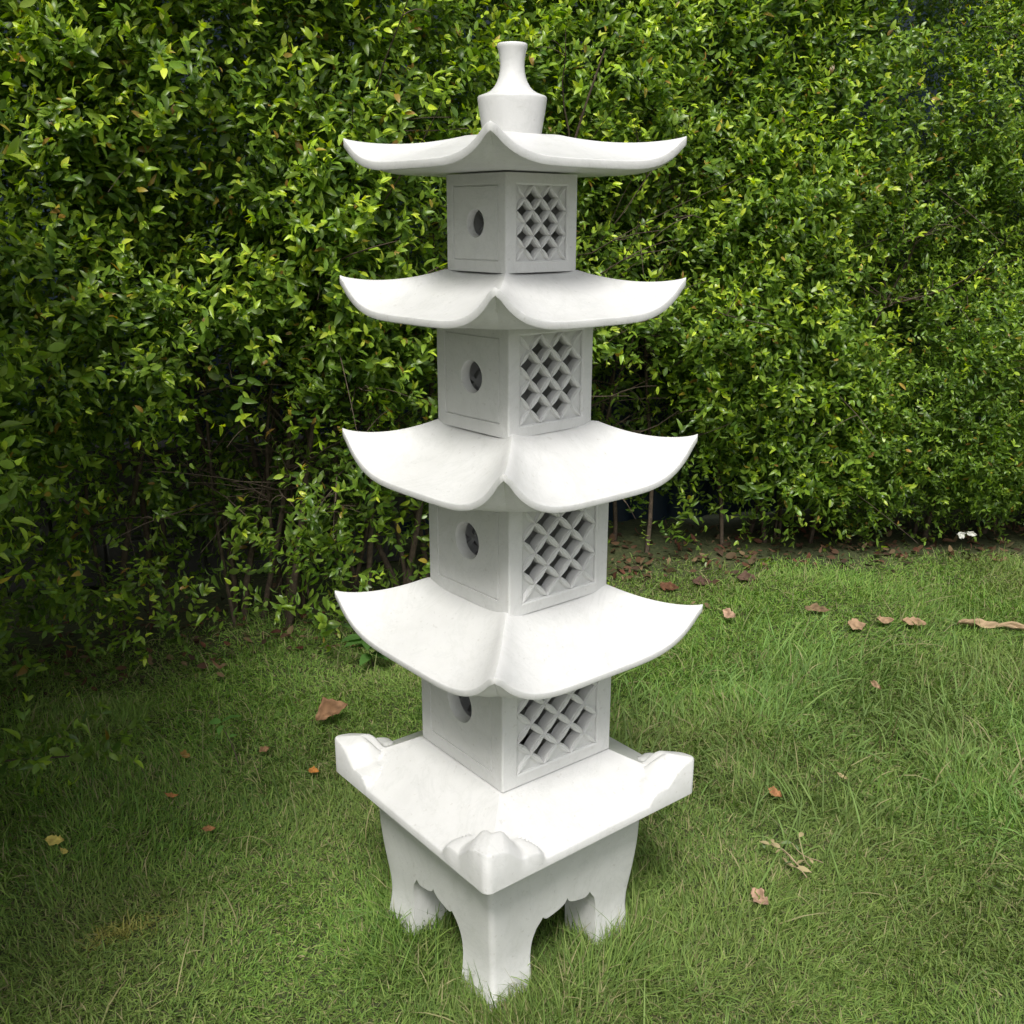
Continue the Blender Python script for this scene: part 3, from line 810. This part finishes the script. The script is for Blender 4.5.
for lab, u, v, az, ln, wd, col, kw in [
    ('large curled brown dead leaf beside the left corner of the pagoda tray', 331, 722, .5, .105, .06, BRN, dict(z=.05, tilt=-.25, roll=.5)),
    ('bright yellow fallen leaf at the lower left of the lawn', 55, 847, .1, .045, .03, YEL, dict(z=.04, roll=.5)),
    ('tiny yellow leaf scrap just beside the bright yellow leaf', 64, 853, -.4, .025, .014, YEL, dict(z=.026, roll=.5)),
    ('rusty oval leaf lying right of the pagoda tray', 775, 791, -.9, .045, .026, (.45, .22, .10), dict(z=.026, roll=.5)),
    ('pale pinkish folded dead leaf on the grass right of the stand', 760, 901, -1.1, .055, .036, PNK, dict(z=.026, roll=.5, fold=.8)),
    ('pinkish tan leaf upright in grass near the lowest roof right tip', 728, 617, -1.0, .07, .04, PNK, dict(z=.04, roll=.7)),
    ('squarish tan dry leaf, leftmost of the row at the right', 854, 628, .2, .075, .06, TAN, dict(z=.026, roll=.5)),
    ('small tan dry leaf, middle of the row at the right', 883, 625, .1, .07, .035, TAN, dict(z=.026, roll=.5)),
    ('flat tan dry leaf, last of the row before the bark strip', 912, 627, -.1, .09, .04, TAN, dict(z=.026, roll=.4)),
    ('orange fallen leaf near the left of the lawn below the seedling', 208, 826, .3, .032, .018, (.34, .17, .07), dict(z=.03, roll=.5)),
    ('small orange leaf left of the tray corner', 313, 770, .1, .03, .02, ORG, dict(z=.03, roll=.5)),
    ('ochre leaf scrap on dark grass left of the small orange leaf', 184, 752, -.5, .04, .022, (.38, .24, .07), dict(z=.026, roll=.5)),
    ('small rusty leaf beside the seedling', 263, 749, 1.0, .038, .022, (.32, .19, .10), dict(z=.026, roll=.5)),
    ('flat orange scrap midway along the shaded left grass', 171, 796, 0, .035, .014, (.48, .22, .08), dict(z=.03, roll=.4)),
    ('dark brown shrivelled leaf under the hedge right of the middle chamber', 700, 578, .2, .09, .05, (.12, .07, .05), dict(z=.02, roll=.5)),
    ('red brown curled leaf under the hedge by the lowest roof', 668, 582, -.3, .085, .05, (.16, .075, .04), dict(z=.02, roll=.6)),
    ('dark purple brown leaf at the hedge foot right of the others', 745, 578, .1, .09, .045, (.14, .085, .06), dict(z=.02, roll=.5)),
    ('ragged brown leaf at the edge of the lawn below the hedge', 815, 610, .0, .10, .04, (.24, .16, .09), dict(z=.03, roll=.5)),
    ('narrow tan leaf stuck in long grass at the right', 875, 692, -1.2, .05, .02, TAN, dict(z=.06, roll=.6)),
    ('thin pale leaf sliver on the short grass right of the tray', 842, 778, -.9, .035, .011, (.5, .42, .22), dict(z=.03, roll=.4)),
]:
    x, y = px(u, v, .02); dead_leaf(lab, x, y, az, ln, wd, col, **kw)
x, y = px(992, 625, .02)
dead_leaf('long strip of pale dry bark lying on the grass at the right edge', x, y, .0, .30, .035, (.5, .36, .22), z=.026, roll=.4, curl=.1, name='bark_strip', cat='bark', group=None, wav=.03)
# white petals by the right hand hedge foot
for lab, u, v, az, ln in [('larger white petal at the foot of the right hand hedge', 959, 535, .6, .065), ('smaller white petal beside the larger one at the hedge foot', 970, 534, -.5, .045)]:
    X_, Y_ = (u-512)/FOC, (v-512)/FOC; fy, fz = math.cos(PITCH)-Y_*math.sin(PITCH), -math.sin(PITCH)-Y_*math.cos(PITCH)
    t_ = (2.44+CAM_D)/fy; dead_leaf(lab, X_*t_, 2.44, az, ln, ln*.55, (.75, .75, .68), z=CAM_H+fz*t_, roll=1.15, name='petal', cat='petal', group='white petals by the hedge')

def seedling(name, label, x, y, h, leafs, col, r, lean=(.0, .0), cat='plant', group=None):
    z0 = float(gh0(np.array(x), np.array(y)))
    root = empty(name, (x, y, z0), label, cat, group)
    P = [(lean[0]*t*t, lean[1]*t*t, h*t-.01) for t in np.linspace(0, 1, 8)]
    link('stem', tubes_mesh('stem', [(P, .0022, .0012)]), M_BARK, root)
    Vs, Cs = [], []
    for (t, az, ln, el) in leafs:
        p = np.array([lean[0]*t*t, lean[1]*t*t, h*t])
        M = rot_to((math.cos(az)*math.cos(el), math.sin(az)*math.cos(el), math.sin(el)), r.normal(0, .25))
        Vs.append((LV*np.array([1, 1.1, 1])*ln)@M.T+p); Cs.append(np.repeat((np.array(col)*r.uniform(.8, 1.2))[None], 11, 0))
    V = np.array(Vs); b = (np.arange(len(V))*11)[:, None, None]
    link('leaves', fast_mesh('leaves', V.reshape(-1, 3), [(b+LF4[None]).reshape(-1, 4), (b+LF3[None]).reshape(-1, 3)], np.array(Cs).reshape(-1, 3)), M_LEAF, root)
    return root
r9 = np.random.default_rng(9)
x, y = px(238, 765); seedling('seedling', 'thin seedling with three fresh leaves on the shaded grass left of the pagoda', x, y, .13, [(1, .5, .06, .5), (1, 2.8, .05, .1), (.95, 4.6, .04, .2), (.7, 1, .03, .2)], (.12, .26, .06), r9, (-.05, .03))
x, y = px(372, 668); seedling('weed', 'broad leaved green weed at the foot of the shrub left of the lowest roof', x, y, .14, [(t, a, .075, .3) for t, a in zip(r9.uniform(.4, 1, 14), r9.uniform(0, 6.28, 14))], (.10, .21, .05), r9, (-.03, -.02))
# long-leaved dry sprig on the lawn
x, y = px(805, 880); sp = empty('dry_sprig', (x, y, .012), 'broken dry sprig with small pale leaves lying on the lawn at the right', 'twig')
it = []; tips = []
for k in range(5):
    a = 2.0+r9.normal(0, .6); s = r9.uniform(-.05, .05, 2)
    P = [(s[0]+math.cos(a)*.11*t, s[1]+math.sin(a)*.11*t, .02+.012*math.sin(t*4+k)) for t in np.linspace(0, 1, 6)]
    it.append((P, .0016, .0008)); tips += [P[i] for i in (2, 4, 5)]
m_ = simple('dry_twig', (.30, .23, .13), (.45, .36, .22), 40, .9, .2, .002)
link('twigs', tubes_mesh('twigs', it), m_, sp)
Vs, Cs = [], []
for p in tips:
    a = r9.uniform(0, 6.28); M = rot_to((math.cos(a), math.sin(a), .3), r9.normal(0, .4))
    Vs.append((LV*r9.uniform(.018, .034))@M.T+np.array(p)); Cs.append(np.repeat((np.array([(.16, .22, .10), (.36, .30, .16)][int(r9.integers(0, 2))]))[None], 11, 0))
V = np.array(Vs); b = (np.arange(len(V))*11)[:, None, None]
link('leaves', fast_mesh('leaves', V.reshape(-1, 3), [(b+LF4[None]).reshape(-1, 4), (b+LF3[None]).reshape(-1, 3)], np.array(Cs).reshape(-1, 3)), M_DRY, sp)

# ------------------------------------------------------------------ light: bright overcast
SUN_EL, SUN_AZ = math.radians(55), math.radians(-96)       # azimuth of the sun from +x
w = bpy.data.worlds.new('World'); bpy.context.scene.world = w; w.use_nodes = True
nt = w.node_tree; bg = nt.nodes['Background']
sky = nt.nodes.new('ShaderNodeTexSky'); sky.sky_type = 'NISHITA'; sky.sun_disc = False
sd = Vector((math.cos(SUN_EL)*math.cos(SUN_AZ), math.cos(SUN_EL)*math.sin(SUN_AZ), math.sin(SUN_EL)))
sky.sun_elevation = SUN_EL; sky.sun_rotation = math.atan2(sd.x, sd.y)
sky.air_density = 1.0; sky.dust_density = 4.0; sky.ozone_density = 1.0
hs = nt.nodes.new('ShaderNodeHueSaturation'); hs.inputs['Saturation'].default_value = .22
nt.links.new(sky.outputs[0], hs.inputs['Color']); nt.links.new(hs.outputs[0], bg.inputs['Color'])
bg.inputs['Strength'].default_value = .10
sl = bpy.data.lights.new('sun', 'SUN'); sl.energy = 2.3; sl.angle = math.radians(16); sl.color = (1, .97, .92)
so = bpy.data.objects.new('sun', sl); C.objects.link(so); so.location = sd*10
so.rotation_euler = (-sd).to_track_quat('-Z', 'Y').to_euler()

# ------------------------------------------------------------------ camera
cd = bpy.data.cameras.new('camera'); cam = bpy.data.objects.new('camera', cd); C.objects.link(cam)
cd.sensor_width = 36; cd.sensor_fit = 'HORIZONTAL'; cd.lens = FOC/1024*36; cd.clip_start = .05; cd.clip_end = 200
cam.location = (0, -CAM_D, CAM_H)
M = Matrix.Rotation(YAW*-1, 3, 'Z') @ Matrix.Rotation(PI/2-PITCH, 3, 'X') @ Matrix.Rotation(ROLL*1, 3, 'Z')
cam.rotation_euler = M.to_euler()
sc = bpy.context.scene; sc.camera = cam
sc.view_settings.view_transform = 'Standard'; sc.view_settings.look = 'None'
sc.view_settings.exposure = 0.56; sc.view_settings.gamma = 1.0; sc.view_settings.use_curve_mapping = False
